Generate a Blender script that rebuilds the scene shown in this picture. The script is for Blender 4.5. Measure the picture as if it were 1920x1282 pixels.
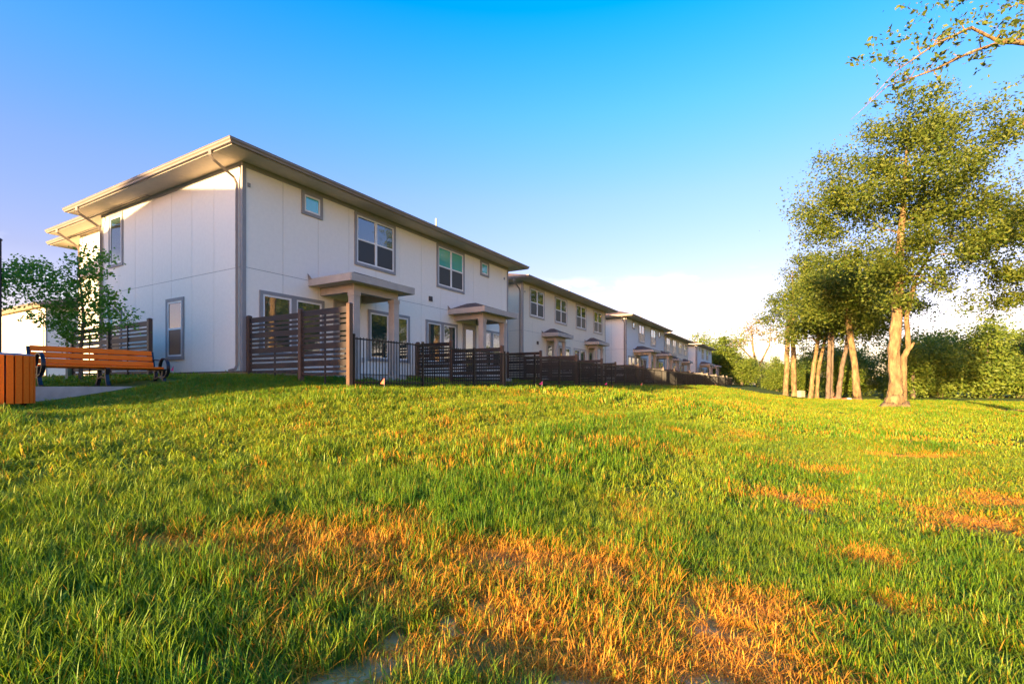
import bpy, bmesh, math, random
import numpy as np
from mathutils import Vector, Matrix

# ------------------------------------------------------------ scene, camera, sky, sun
for o in list(bpy.data.objects): bpy.data.objects.remove(o)
scene = bpy.context.scene
COL = scene.collection
CAMZ = 1.5
cam_d = bpy.data.cameras.new('camera'); cam = bpy.data.objects.new('camera', cam_d); COL.objects.link(cam)
cam.location = (0, 0, CAMZ); cam.rotation_euler = (math.radians(90), 0, 0)
cam_d.sensor_width = 36; cam_d.lens = 36*930/1920; cam_d.shift_y = 81.5/1920
cam_d.clip_start = .05; cam_d.clip_end = 5000
scene.camera = cam
scene.view_settings.view_transform = 'Standard'
scene.view_settings.look = 'None'
scene.view_settings.gamma = 1
scene.view_settings.use_curve_mapping = False
scene.view_settings.exposure = 3.55

SUN_EL = math.radians(8.5)
SUN_H = Vector((-.58, -.81)).normalized()          # horizontal direction towards the sun
world = bpy.data.worlds.new('World'); scene.world = world; world.use_nodes = True
wn = world.node_tree; wn.nodes.clear()
def N(t, typ, **kw):
    n = t.nodes.new(typ)
    for k, v in kw.items(): setattr(n, k, v)
    return n
wo = N(wn, 'ShaderNodeOutputWorld'); bg = N(wn, 'ShaderNodeBackground')
sky = N(wn, 'ShaderNodeTexSky', sky_type='NISHITA', sun_disc=False)
sky.sun_elevation = SUN_EL; sky.sun_rotation = math.atan2(SUN_H.x, SUN_H.y)
sky.altitude = 100; sky.air_density = 1.0; sky.dust_density = 1.5; sky.ozone_density = 1.0
hsv = N(wn, 'ShaderNodeHueSaturation'); hsv.inputs['Saturation'].default_value = 1.1
hsv.inputs['Value'].default_value = 1.0
tc = N(wn, 'ShaderNodeTexCoord'); sep = N(wn, 'ShaderNodeSeparateXYZ')
wn.links.new(tc.outputs['Generated'], sep.inputs[0])
# the same deepening of the blue with height all round the sky
tint = N(wn, 'ShaderNodeValToRGB'); el = tint.color_ramp.elements
stops = [(0, (.42, .35, .42)), (.1, (.265, .195, .25)), (.2, (.205, .163, .22)), (.345, (.19, .194, .285)), (.475, (.14, .228, .36)), (.62, (.085, .238, .44))]
el[0].position, el[0].color = stops[0][0], (*stops[0][1], 1); el[1].position, el[1].color = stops[-1][0], (*stops[-1][1], 1)
for p_, c_ in stops[1:-1]:
    k_ = el.new(p_); k_.color = (*c_, 1)
wn.links.new(sep.outputs['Z'], tint.inputs[0])
tm = N(wn, 'ShaderNodeMix', data_type='RGBA', blend_type='MULTIPLY'); tm.inputs[0].default_value = 1
wn.links.new(sky.outputs[0], tm.inputs[6]); wn.links.new(tint.outputs[0], tm.inputs[7])
wn.links.new(tm.outputs[2], hsv.inputs['Color'])
# thin clouds low over the horizon
mp = N(wn, 'ShaderNodeMapping'); mp.inputs['Scale'].default_value = (9, 9, 26)
wn.links.new(tc.outputs['Generated'], mp.inputs[0])
cn = N(wn, 'ShaderNodeTexNoise'); cn.inputs['Scale'].default_value = 1.0; cn.inputs['Detail'].default_value = 6
cn.inputs['Roughness'].default_value = .55
wn.links.new(mp.outputs[0], cn.inputs['Vector'])
cr = N(wn, 'ShaderNodeMapRange'); cr.inputs[1].default_value = .53; cr.inputs[2].default_value = .64
wn.links.new(cn.outputs['Fac'], cr.inputs[0])
band = N(wn, 'ShaderNodeMapRange', interpolation_type='SMOOTHSTEP'); band.inputs[1].default_value = .10; band.inputs[2].default_value = .15
wn.links.new(sep.outputs['Z'], band.inputs[0])
band2 = N(wn, 'ShaderNodeMapRange', interpolation_type='SMOOTHSTEP'); band2.inputs[1].default_value = .22; band2.inputs[2].default_value = .16
wn.links.new(sep.outputs['Z'], band2.inputs[0])
m1 = N(wn, 'ShaderNodeMath', operation='MULTIPLY'); m2 = N(wn, 'ShaderNodeMath', operation='MULTIPLY')
wn.links.new(band.outputs[0], m1.inputs[0]); wn.links.new(band2.outputs[0], m1.inputs[1])
wn.links.new(m1.outputs[0], m2.inputs[0]); wn.links.new(cr.outputs[0], m2.inputs[1])
m3 = N(wn, 'ShaderNodeMath', operation='MULTIPLY'); m3.inputs[1].default_value = .9
wn.links.new(m2.outputs[0], m3.inputs[0])
cmix = N(wn, 'ShaderNodeMix', data_type='RGBA'); cmix.inputs[7].default_value = (1.35, 1.36, 1.42, 1)
wn.links.new(m3.outputs[0], cmix.inputs[0]); wn.links.new(hsv.outputs[0], cmix.inputs[6])
wn.links.new(cmix.outputs[2], bg.inputs[0]); bg.inputs[1].default_value = .15
wn.links.new(bg.outputs[0], wo.inputs[0])

sl = bpy.data.lights.new('sun', 'SUN'); sun = bpy.data.objects.new('sun', sl); COL.objects.link(sun)
sl.energy = 2.0; sl.angle = math.radians(.6); sl.color = (1, .69, .34)
sdir = Vector((SUN_H.x*math.cos(SUN_EL), SUN_H.y*math.cos(SUN_EL), math.sin(SUN_EL)))
sun.rotation_euler = sdir.to_track_quat('Z', 'Y').to_euler(); sun.location = sdir*60

# ------------------------------------------------------------ helpers
rnd = random.Random(7)
DX, DY = .5015, .865                                # direction of the row of houses
CX, CY = -7.69, 14.16                               # front corner of the nearest house
ROWROT = math.atan2(DY, DX)
def row(s, q):                                      # along the row, out from the facade -> world
    return CX+DX*s+DY*q, CY+DY*s-DX*q
def sq(x, y):
    a = x-CX; b = y-CY
    return a*DX+b*DY, a*DY-b*DX
def ss(x):
    x = np.clip(x, 0, 1); return x*x*(3-2*x)
def vnoise(x, y, seed=0):
    x = np.asarray(x, float); y = np.asarray(y, float)
    xi = np.floor(x).astype(np.int64); yi = np.floor(y).astype(np.int64); fx = x-xi; fy = y-yi
    fx = fx*fx*(3-2*fx); fy = fy*fy*(3-2*fy)
    def h(i, j):
        n = (i*374761393+j*668265263+seed*1442695041) & 0x7fffffff
        n = ((n ^ (n >> 13))*1274126177) & 0x7fffffff
        return ((n ^ (n >> 16)) & 0xffff)/65535.
    return (h(xi, yi)*(1-fx)+h(xi+1, yi)*fx)*(1-fy)+(h(xi, yi+1)*(1-fx)+h(xi+1, yi+1)*fx)*fy
def fbm(x, y, seed=0, o=4):
    r = 0; a = .5; t = 0
    for i in range(o):
        r = r+a*vnoise(x*2**i, y*2**i, seed+i*17); t += a; a *= .5
    return r/t
def gz(x, y):                                       # height of the ground
    x = np.asarray(x, float); y = np.asarray(y, float)
    s, q = sq(x, y)
    left = ss((-s-.5)/5.0); far = ss((-s-6)/16)
    pad = .27-.33*ss((q-.2)/4.0)
    padl = -.02-.37*ss((q+2.2)/3)-.06*ss((q-1)/4)-.2*far+.3*ss((-q-12)/14)
    pad = pad*(1-left)+padl*left
    w = np.clip((q-4.2)/9.6, 0, 1); w = .7*w+.3*ss(w)
    z = pad+(-1.5-pad)*w+1.5
    r = np.hypot(x, y)
    b = (fbm(x*.45, y*.45, 3)-.5)*.11*ss((q-4.5)/2)*np.clip(r/6, .3, 1)
    return z+b
def gz1(x, y): return float(gz(x, y))

MATS = {}
def mat(name, col, rough=.7, var=.12, scale=6, bump=0, metal=0, spec=.4, stretch=(1, 1, 1), bscale=None, col2=None, bdist=.02):
    if name in MATS: return MATS[name]
    m = bpy.data.materials.new(name); m.use_nodes = True; t = m.node_tree; p = t.nodes['Principled BSDF']
    p.inputs['Roughness'].default_value = rough; p.inputs['Metallic'].default_value = metal
    p.inputs['Specular IOR Level'].default_value = spec
    c = N(t, 'ShaderNodeTexCoord'); mp = N(t, 'ShaderNodeMapping'); mp.inputs['Scale'].default_value = stretch
    t.links.new(c.outputs['Object'], mp.inputs[0])
    n = N(t, 'ShaderNodeTexNoise'); n.inputs['Scale'].default_value = scale; n.inputs['Detail'].default_value = 6
    t.links.new(mp.outputs[0], n.inputs['Vector'])
    r = N(t, 'ShaderNodeValToRGB'); e = r.color_ramp.elements
    e[0].position = .3; e[1].position = .7
    e[0].color = (*[max(0, a*(1-var)) for a in col], 1)
    e[1].color = (*(col2 if col2 else [min(1, a*(1+var)) for a in col]), 1)
    t.links.new(n.outputs['Fac'], r.inputs[0]); t.links.new(r.outputs[0], p.inputs['Base Color'])
    if bump:
        n2 = N(t, 'ShaderNodeTexNoise'); n2.inputs['Scale'].default_value = bscale or scale*8; n2.inputs['Detail'].default_value = 5
        t.links.new(mp.outputs[0], n2.inputs['Vector'])
        b = N(t, 'ShaderNodeBump'); b.inputs['Strength'].default_value = bump; b.inputs['Distance'].default_value = bdist
        t.links.new(n2.outputs['Fac'], b.inputs['Height']); t.links.new(b.outputs[0], p.inputs['Normal'])
    MATS[name] = m; return m
def glass_mat(name, col, rough=.03, spec=1.0, ior=1.9):
    if name in MATS: return MATS[name]
    m = bpy.data.materials.new(name); m.use_nodes = True; t = m.node_tree; p = t.nodes['Principled BSDF']
    p.inputs['Base Color'].default_value = (*col, 1); p.inputs['Roughness'].default_value = rough
    p.inputs['IOR'].default_value = ior; p.inputs['Specular IOR Level'].default_value = spec
    c = N(t, 'ShaderNodeTexCoord'); n = N(t, 'ShaderNodeTexNoise'); n.inputs['Scale'].default_value = 1.3
    t.links.new(c.outputs['Object'], n.inputs['Vector'])
    b = N(t, 'ShaderNodeBump'); b.inputs['Strength'].default_value = .06; b.inputs['Distance'].default_value = .05
    t.links.new(n.outputs['Fac'], b.inputs['Height']); t.links.new(b.outputs[0], p.inputs['Normal'])
    MATS[name] = m; return m
def leaf_mat(name, c1, c2, trans=.35, rough=.55):
    if name in MATS: return MATS[name]
    m = bpy.data.materials.new(name); m.use_nodes = True; t = m.node_tree; t.nodes.clear()
    out = N(t, 'ShaderNodeOutputMaterial'); g = N(t, 'ShaderNodeNewGeometry')
    r = N(t, 'ShaderNodeValToRGB'); e = r.color_ramp.elements
    e[0].color = (*c1, 1); e[1].color = (*c2, 1)
    t.links.new(g.outputs['Random Per Island'], r.inputs[0])
    d = N(t, 'ShaderNodeBsdfPrincipled'); d.inputs['Roughness'].default_value = rough; d.inputs['Specular IOR Level'].default_value = .3
    tr = N(t, 'ShaderNodeBsdfTranslucent'); mx = N(t, 'ShaderNodeMixShader'); mx.inputs[0].default_value = trans
    t.links.new(r.outputs[0], d.inputs['Base Color']); t.links.new(r.outputs[0], tr.inputs[0])
    t.links.new(d.outputs[0], mx.inputs[1]); t.links.new(tr.outputs[0], mx.inputs[2]); t.links.new(mx.outputs[0], out.inputs[0])
    MATS[name] = m; return m

WHITE = mat('white_vinyl', (.78, .77, .74), .45, .03, 3)
TRIM = mat('grey_trim_paint', (.27, .265, .265), .6, .08, 4, .05)
TAUPE = mat('taupe_trim_paint', (.40, .355, .31), .6, .08, 4, .05)
GUT = mat('bronze_gutter', (.27, .22, .185), .4, .06, 3, 0, .2)
SOFF = mat('soffit_board', (.60, .51, .41), .75, .06, 5, .05)
SHING = mat('brown_shingles', (.13, .085, .065), .9, .45, 14, .6, bscale=40, stretch=(1, 1, 1))
CONC = mat('concrete', (.42, .38, .33), .9, .15, 5, .3)
FOUND = mat('foundation_concrete', (.45, .30, .19), .9, .2, 4, .3)
BROWN = mat('dark_brown_composite', (.028, .021, .019), .5, .25, 3, .15, stretch=(1, 6, 6))
POSTM = mat('brown_fence_post', (.09, .052, .036), .45, .2, 3, .1)
IRON = mat('black_iron', (.012, .012, .014), .4, .1, 8, 0, .3)
NAVY = mat('black_cast_metal', (.012, .015, .026), .28, .1, 8, 0, .4, .6)
ORANGE = mat('orange_recycled_plastic', (.97, .18, .01), .6, .08, 4, .06, spec=.15, stretch=(1, 8, 8))
VENTM = mat('brown_vent', (.06, .045, .04), .6, .1, 6)
DARKGAP = mat('panel_joint', (.10, .09, .08), .9, .1, 6)
GLASS = glass_mat('window_glass', (.014, .045, .042))
TEAL = glass_mat('teal_window_glass', (.04, .42, .40))  # flat teal base colour for chosen panes, brighter than the plain glass
SCREEN = glass_mat('insect_screen', (.035, .035, .035), .35, .5, 1.45)
PINK = mat('pink_plastic', (.9, .03, .22), .5, .05, 5)
CORAL = mat('coral_plastic', (.85, .14, .07), .5, .05, 5)
STEEL = mat('galvanised_steel', (.5, .52, .55), .35, .1, 8, 0, .8)

class MB:
    def __init__(self): self.v = []; self.f = []
    def box(self, x0, x1, y0, y1, z0, z1):
        b = len(self.v)
        self.v += [(x0, y0, z0), (x1, y0, z0), (x1, y1, z0), (x0, y1, z0), (x0, y0, z1), (x1, y0, z1), (x1, y1, z1), (x0, y1, z1)]
        self.f += [tuple(b+i for i in q) for q in ((0, 3, 2, 1), (4, 5, 6, 7), (0, 1, 5, 4), (1, 2, 6, 5), (2, 3, 7, 6), (3, 0, 4, 7))]
        return self
    def hexa(self, lo, hi):                          # two quads, bottom and top
        b = len(self.v); self.v += list(lo)+list(hi)
        self.f += [tuple(b+i for i in q) for q in ((0, 3, 2, 1), (4, 5, 6, 7), (0, 1, 5, 4), (1, 2, 6, 5), (2, 3, 7, 6), (3, 0, 4, 7))]
        return self
    def poly(self, vs, fs):
        b = len(self.v); self.v += list(vs); self.f += [tuple(b+i for i in q) for q in fs]; return self
    def tube(self, pts, rad, n=8, ax=None, cap=True):
        pts = [Vector(p) for p in pts]; b = len(self.v); u = None
        for i, p in enumerate(pts):
            t = (pts[min(i+1, len(pts)-1)]-pts[max(i-1, 0)]).normalized()
            if u is None:
                u = t.orthogonal().normalized() if ax is None else (Vector(ax)-t*t.dot(Vector(ax))).normalized()
            else: u = (u-t*u.dot(t)).normalized()
            w = t.cross(u); r = rad[i] if hasattr(rad, '__len__') else rad
            for k in range(n):
                a = 2*math.pi*(k+.5)/n
                self.v.append(tuple(p+u*(r*math.cos(a))+w*(r*math.sin(a))))
        for i in range(len(pts)-1):
            for k in range(n):
                k2 = (k+1) % n
                self.f.append((b+i*n+k, b+i*n+k2, b+(i+1)*n+k2, b+(i+1)*n+k))
        if cap:
            self.f.append(tuple(b+k for k in reversed(range(n)))); e = b+(len(pts)-1)*n
            self.f.append(tuple(e+k for k in range(n)))
        return self
    def build(self, name, m, parent=None, smooth=False):
        me = bpy.data.meshes.new(name); me.from_pydata(self.v, [], self.f); me.materials.append(m)
        if smooth:
            for p in me.polygons: p.use_smooth = True
        return link(name, me, parent)
def link(name, me, parent=None):
    o = bpy.data.objects.new(name, me); COL.objects.link(o)
    if parent is not None: o.parent = parent
    return o
def tag(o, label=None, cat=None, group=None, kind=None):
    for k, v in (('label', label), ('category', cat), ('group', group), ('kind', kind)):
        if v: o[k] = v
    return o
def thing(name, loc, rz=0, label=None, cat=None, group=None):
    o = bpy.data.objects.new(name, None); COL.objects.link(o); o.empty_display_size = .2
    o.location = loc; o.rotation_euler = (0, 0, rz); return tag(o, label, cat, group)
def fast_mesh(name, V, F, m, parent=None, smooth=False):
    V = np.asarray(V, np.float32); F = np.asarray(F, np.int32); k = F.shape[1]
    me = bpy.data.meshes.new(name)
    me.vertices.add(len(V)); me.vertices.foreach_set('co', V.ravel())
    me.loops.add(F.size); me.loops.foreach_set('vertex_index', F.ravel())
    me.polygons.add(len(F)); me.polygons.foreach_set('loop_start', np.arange(0, F.size, k, dtype=np.int32))
    if smooth: me.polygons.foreach_set('use_smooth', np.ones(len(F), bool))
    me.update(calc_edges=True); me.materials.append(m)
    return link(name, me, parent) if name else me
BOXES = {}
def box_mesh(dx, dy, dz, m):                         # shared box, origin at its low corner
    k = (round(dx, 4), round(dy, 4), round(dz, 4), m.name)
    if k not in BOXES:
        me = bpy.data.meshes.new('board'); b = MB().box(0, dx, 0, dy, 0, dz); me.from_pydata(b.v, [], b.f); me.materials.append(m); BOXES[k] = me
    return BOXES[k]
def piece(name, x0, x1, y0, y1, z0, z1, m, parent):
    o = link(name, box_mesh(x1-x0, y1-y0, z1-z0, m), parent); o.location = (x0, y0, z0); return o

# ------------------------------------------------------------ ground
DRY = [(.1, 2.45, 1.4, .5), (-.3, 3.35, 1.7, .55), (.2, 2.75, 1.3, .45), (-.7, 3.0, .9, .4), (.9, 3.1, .9, .5), (-.24, 3.78, 1.7, .65), (-1.6, 3.3, .7, .35), (.8, 3.6, 1.1, .6), (0, 3.0, 1.0, .5), (1.5, 3.3, .7, .5), (.45, 3.0, .8, .4), (3.6, 6.5, .7, .5),
       (3.1, 4.2, .35, .45), (5.2, 5.3, .9, .7), (6.4, 6.5, .8, .7), (5.4, 8.3, .5, .5), (1.2, 2.9, .5, .4), (-1.0, 4.3, .6, .3),
       (6.2, 19.8, 1.6, .5), (.4, 16.4, 1.6, .35), (8.5, 10.5, 1.2, .5), (11, 13, 1.6, .6), (2.6, 3.3, .3, .3), (-2.3, 3.4, .4, .2)]
BARE = [(-.62, 2.5, .16, .24), (-.8, 2.15, .26, .2), (.3, 2.28, .4, .13), (.95, 2.4, .2, .13), (1.1, 2.95, .14, .09), (2.5, 3.4, .16, .2),
        (1.3, 12.1, .5, .25), (-.35, 2.75, .14, .14), (29.7, 29.4, 3.5, .8), (3.5, 5.9, .12, .3)]
def field(x, y, L, soft=.6, wob=.8, seed=5):
    n = (fbm(x*1.6, y*1.6, seed)-.5)*2*wob
    r = np.zeros_like(x)
    for cx, cy, rx, ry in L:
        d = np.sqrt(((x-cx)/rx)**2+((y-cy)/ry)**2)
        r = np.maximum(r, np.clip((1.15-d+n)/soft, 0, 1))
    return r
nA, nR = 300, 250
rad = np.concatenate([[0.0], np.geomspace(.5, 60, nR-40), np.geomspace(63, 2500, 40)])
ang = np.linspace(0, 2*np.pi, nA, endpoint=False)
R_, A_ = np.meshgrid(rad[1:], ang, indexing='ij')
gx = (R_*np.sin(A_)).ravel(); gy = (R_*np.cos(A_)).ravel()
gV = np.stack([gx, gy, gz(gx, gy)], 1)
ii, jj = np.meshgrid(np.arange(nR-1), np.arange(nA), indexing='ij'); j2 = (jj+1) % nA
gF = np.stack([ii*nA+jj, ii*nA+j2, (ii+1)*nA+j2, (ii+1)*nA+jj], -1).reshape(-1, 4)
gV = np.vstack([gV, [[0, 0, gz1(0, 0)]]])
GM = bpy.data.materials.new('meadow_soil'); GM.use_nodes = True; t = GM.node_tree; p = t.nodes['Principled BSDF']
p.inputs['Roughness'].default_value = .95; p.inputs['Specular IOR Level'].default_value = .1
a1 = N(t, 'ShaderNodeAttribute', attribute_name='dry'); a2 = N(t, 'ShaderNodeAttribute', attribute_name='bare')
tcg = N(t, 'ShaderNodeTexCoord')
n1 = N(t, 'ShaderNodeTexNoise'); n1.inputs['Scale'].default_value = .35; n1.inputs['Detail'].default_value = 8; n1.inputs['Roughness'].default_value = .65
n2 = N(t, 'ShaderNodeTexNoise'); n2.inputs['Scale'].default_value = 14; n2.inputs['Detail'].default_value = 6
for n in (n1, n2): t.links.new(tcg.outputs['Object'], n.inputs['Vector'])
rg = N(t, 'ShaderNodeValToRGB'); e = rg.color_ramp.elements
e[0].position = .35; e[1].position = .68; e[0].color = (.055, .09, .012, 1); e[1].color = (.14, .16, .022, 1)
t.links.new(n1.outputs['Fac'], rg.inputs[0])
rs = N(t, 'ShaderNodeValToRGB'); e = rs.color_ramp.elements
e[0].color = (.72, .34, .13, 1); e[1].color = (.93, .60, .32, 1); t.links.new(n2.outputs['Fac'], rs.inputs[0])
mxa = N(t, 'ShaderNodeMix', data_type='RGBA'); mxa.inputs[7].default_value = (.42, .23, .08, 1)
t.links.new(a1.outputs['Fac'], mxa.inputs[0]); t.links.new(rg.outputs[0], mxa.inputs[6])
mxb = N(t, 'ShaderNodeMix', data_type='RGBA')
t.links.new(a2.outputs['Fac'], mxb.inputs[0]); t.links.new(mxa.outputs[2], mxb.inputs[6]); t.links.new(rs.outputs[0], mxb.inputs[7])
t.links.new(mxb.outputs[2], p.inputs['Base Color'])
bp = N(t, 'ShaderNodeBump'); bp.inputs['Strength'].default_value = .7; bp.inputs['Distance'].default_value = .04
t.links.new(n2.outputs['Fac'], bp.inputs['Height']); t.links.new(bp.outputs[0], p.inputs['Normal'])
tri = [[nR*0+0, 0, 0]]
ground = fast_mesh('ground', gV, gF, GM, smooth=True)
bmg = bmesh.new(); bmg.from_mesh(ground.data); bmg.verts.ensure_lookup_table()
c = bmg.verts[len(gV)-1]
for j in range(nA): bmg.faces.new((c, bmg.verts[(j+1) % nA], bmg.verts[j]))
bmesh.ops.recalc_face_normals(bmg, faces=bmg.faces); bmg.to_mesh(ground.data); bmg.free()
if ground.data.polygons[0].normal.z < 0: ground.data.flip_normals()
for nm, L, sf in (('dry', DRY, 1.3), ('bare', BARE, .8)):
    at = ground.data.attributes.new(nm, 'FLOAT', 'POINT')
    at.data.foreach_set('value', field(gV[:, 0], gV[:, 1], L, sf).astype(np.float32))
tag(ground, kind='structure')

# ------------------------------------------------------------ houses
def Wm(face):                                        # (u along wall, out, z) -> local
    if face == 'front': return lambda u, o, z: (u, -o, z)
    return lambda u, o, z: (-o, u, z)
def wbox(mb, face, u0, u1, o0, o1, z0, z1):
    if face == 'front': mb.box(u0, u1, -o1, -o0, z0, z1)
    else: mb.box(-o1, -o0, u0, u1, z0, z1)
    return mb
def frame4(mb, face, u0, u1, z0, z1, w, o0, o1):
    wbox(mb, face, u0, u1, o0, o1, z1-w, z1); wbox(mb, face, u0, u1, o0, o1, z0, z0+w)
    wbox(mb, face, u0, u0+w, o0, o1, z0+w, z1-w); wbox(mb, face, u1-w, u1, o0, o1, z0+w, z1-w)
def window(H, face, u0, u1, z0, z1, kind, trim=TRIM, teal=()):
    mb = MB(); tw = .105
    frame4(mb, face, u0, u1, z0, z1, tw, -.01, .04)
    cells = []
    a0, a1, b0, b1 = u0+tw, u1-tw, z0+tw, z1-tw
    if kind == 'pair':                               # two separate units with grey trim between
        mid = (u0+u1)/2; wbox(mb, face, mid-.09, mid+.09, -.01, .04, b0, b1)
        cells = [(a0, mid-.09, 'fixed'), (mid+.09, a1, 'fixed')]
    elif kind == 'twin': cells = [(a0, (a0+a1)/2, 'hung'), ((a0+a1)/2, a1, 'hung')]
    else: cells = [(a0, a1, kind)]
    w = mb.build('window', trim, H)
    fr = MB(); k = 0
    for (c0, c1, kd) in cells:
        fw = .055
        frame4(fr, face, c0, c1, b0, b1, fw, -.012, .028)
        if kd == 'hung':
            zm = b0+(b1-b0)*.5; wbox(fr, face, c0+fw, c1-fw, -.012, .026, zm-.03, zm+.03)
            p = MB(); wbox(p, face, c0+fw, c1-fw, -.011, .008, zm+.03, b1-fw); p.build('pane', TEAL if k in teal else GLASS, w)
            p = MB(); wbox(p, face, c0+fw, c1-fw, -.011, .013, b0+fw, zm-.03); p.build('insect_screen', SCREEN, w)
        else:
            p = MB(); wbox(p, face, c0+fw, c1-fw, -.011, .010, b0+fw, b1-fw); p.build('pane', TEAL if k in teal else GLASS, w)
        k += 1
    fr.build('frame', WHITE, w)
    return w
def door(H, u0, u1, trim):
    mb = MB(); z1 = 2.54
    wbox(mb, 'front', u0, u0+.11, -.01, .04, .0, z1); wbox(mb, 'front', u1-.11, u1, -.01, .04, .0, z1); wbox(mb, 'front', u0+.11, u1-.11, -.01, .04, z1-.11, z1)
    d = mb.build('door', trim, H)
    s = MB(); frame4(s, 'front', u0+.11, u1-.11, .03, z1-.11, .15, -.01, .02); s.build('door_leaf', TAUPE, d)
    p = MB(); wbox(p, 'front', u0+.26, u1-.26, -.011, .012, .18, z1-.26); p.build('pane', GLASS, d)
    h = MB(); h.tube([(u0+.2, -.02, 1.05), (u0+.2, -.07, 1.05), (u0+.32, -.07, 1.05)], .014, 6); h.build('handle', STEEL, d)
def porch(H, xc, hw, out, colx, colq, trim, colw=.25):
    zb = 2.84
    r = MB(); x0, x1, y0 = xc-hw, xc+hw, -out
    r.poly([(x0, y0, zb), (x1, y0, zb), (x1, 0, zb), (x0, 0, zb)], [(0, 3, 2, 1)])
    zt = zb+.2; rise = hw*.33
    e = [(x0, y0, zt), (x1, y0, zt), (x1, -.002, zt), (x0, -.002, zt), (xc, y0+min(hw, out*.75), zt+rise), (xc, -.002, zt+rise)]
    roof = MB().poly(e, [(0, 1, 4), (1, 2, 5, 4), (3, 0, 4, 5), (0, 3, 2, 1), (2, 3, 5)]).build('porch_roof', SHING, H)
    f = MB(); f.box(x0-.02, x1+.02, y0-.025, y0, zb-.02, zt+.01); f.box(x0-.025, x0, y0, -.002, zb-.02, zt+.01); f.box(x1, x1+.025, y0, -.002, zb-.02, zt+.01)
    f.build('fascia', trim, roof)
    MB().box(x0+.001, x1-.001, y0+.001, -.003, zb-.008, zb+.02).build('ceiling', SOFF, roof)
    # flashing kick at the wall
    MB().poly([(x0-.02, -.01, zt-.05), (x0-.02, -.2, zt-.04), (x0-.07, -.02, zt+.18), (x0+.0, -.01, zt-.05), (x0+.0, -.2, zt-.04), (x0-.05, -.02, zt+.18)],
              [(0, 1, 2), (3, 5, 4), (0, 3, 4, 1), (1, 4, 5, 2), (2, 5, 3, 0)]).build('flashing', GUT, roof)
    b = MB(); bz0, bz1 = 2.58, zb-.012; c0, c1 = colx; h = colw/2
    b.box(c0-h+.02, c1+h-.02, -colq-h+.03, -colq+h-.03, bz0, bz1)
    for cx in (c0, c1): b.box(cx-h+.03, cx+h-.03, -colq+h-.03, -.003, bz0, bz1)
    b.build('beam', trim, H)
    for cx in (c0, c1):
        m = MB().box(cx-h, cx+h, -colq-h, -colq+h, -.3, bz0)
        m.box(cx-h-.02, cx+h+.02, -colq-h-.02, -colq+h+.02, bz0-.12, bz0-.002); m.build('column', trim, H)
    MB().box(x0+.2, x1-.2, -colq-h-.15, -.03, -.5, -.05).build('porch_slab', CONC, H)
def hip(x0, x1, y0, y1, z, pitch):
    dx, dy = x1-x0, y1-y0; h = min(dx, dy)/2
    if dx >= dy: a, b = (x0+h, y0+h), (x1-h, y0+h)
    else: a, b = (x0+h, y0+h), (x0+h, y1-h)
    V = [(x0, y0, z), (x1, y0, z), (x1, y1, z), (x0, y1, z), (*a, z+h*pitch), (*b, z+h*pitch)]
    F = [(0, 1, 5, 4), (1, 2, 5), (2, 3, 4, 5), (3, 0, 4)] if dx >= dy else [(0, 1, 4), (1, 2, 5, 4), (2, 3, 5), (3, 0, 4, 5)]
    return V, F+[(0, 3, 2, 1)]
OV = .76; ZT = 6.0
def eaves(H, x0, x1, y0, y1, sides='flbr', ov=OV, zt=ZT, soffit_bits=True):
    X0, X1, Y0, Y1 = x0-ov, x1+ov, y0-ov, y1+ov
    V, F = hip(X0-.03, X1+.03, Y0-.03, Y1+.03, zt+.15, .33)
    roof = MB().poly(V, F).build('roof', SHING, H)
    f = MB(); f.box(X0, X1, Y0, Y0+.03, zt-.015, zt+.148); f.box(X0, X1, Y1-.03, Y1, zt-.015, zt+.148)
    f.box(X0, X0+.03, Y0+.03, Y1-.03, zt-.015, zt+.148); f.box(X1-.03, X1, Y0+.03, Y1-.03, zt-.015, zt+.148)
    f.build('fascia', TAUPE, roof)
    g = MB()                                         # K-style gutter run round the eaves, mitred at the corners
    prof = [(0, .0), (.075, .0), (.085, .04), (.115, .075), (.115, .115), (.128, .118), (.128, .128), (.0, .128)]
    rings = []
    for (cx, cy, sx, sy) in ((X0, Y0, -1, -1), (X1, Y0, 1, -1), (X1, Y1, 1, 1), (X0, Y1, -1, 1)):
        rings.append([(cx+sx*(o+.001), cy+sy*(o+.001), zt+.012+z) for o, z in prof])
    n = len(prof); vs = [v for r in rings for v in r]; fs = []
    for i in range(4):
        for k in range(n):
            fs.append((i*n+k, i*n+(k+1) % n, ((i+1) % 4)*n+(k+1) % n, ((i+1) % 4)*n+k))
    g.poly(vs, fs); g.build('gutter', GUT, roof)
    so = MB(); so.box(X0+.03, X1-.03, Y0+.03, Y1-.03, zt+.012, zt+.03); sof = so.build('soffit', DARKGAP, roof)
    if soffit_bits:
        def run(a0, a1, fn):
            n = max(1, round((a1-a0)/2.44)); st = (a1-a0)/n
            for i in range(n): fn(a0+i*st+.003, a0+(i+1)*st-.003)
        run(X0+.03, X1-.03, lambda a, b: piece('soffit_panel', a, b, Y0+.03, y0+.05, zt, zt+.012, SOFF, sof))
        run(y0+.053, Y1-.03, lambda a, b: piece('soffit_panel', X0+.03, x0+.05, a, b, zt, zt+.012, SOFF, sof))
        run(y0+.053, Y1-.03, lambda a, b: piece('soffit_panel', x1-.05, X1-.03, a, b, zt, zt+.012, SOFF, sof))
    return roof
def spout(H, pts, name='downspout'):
    MB().tube(pts, .05, 4, ax=(1, 1, 0)).build(name, GUT, H)
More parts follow.
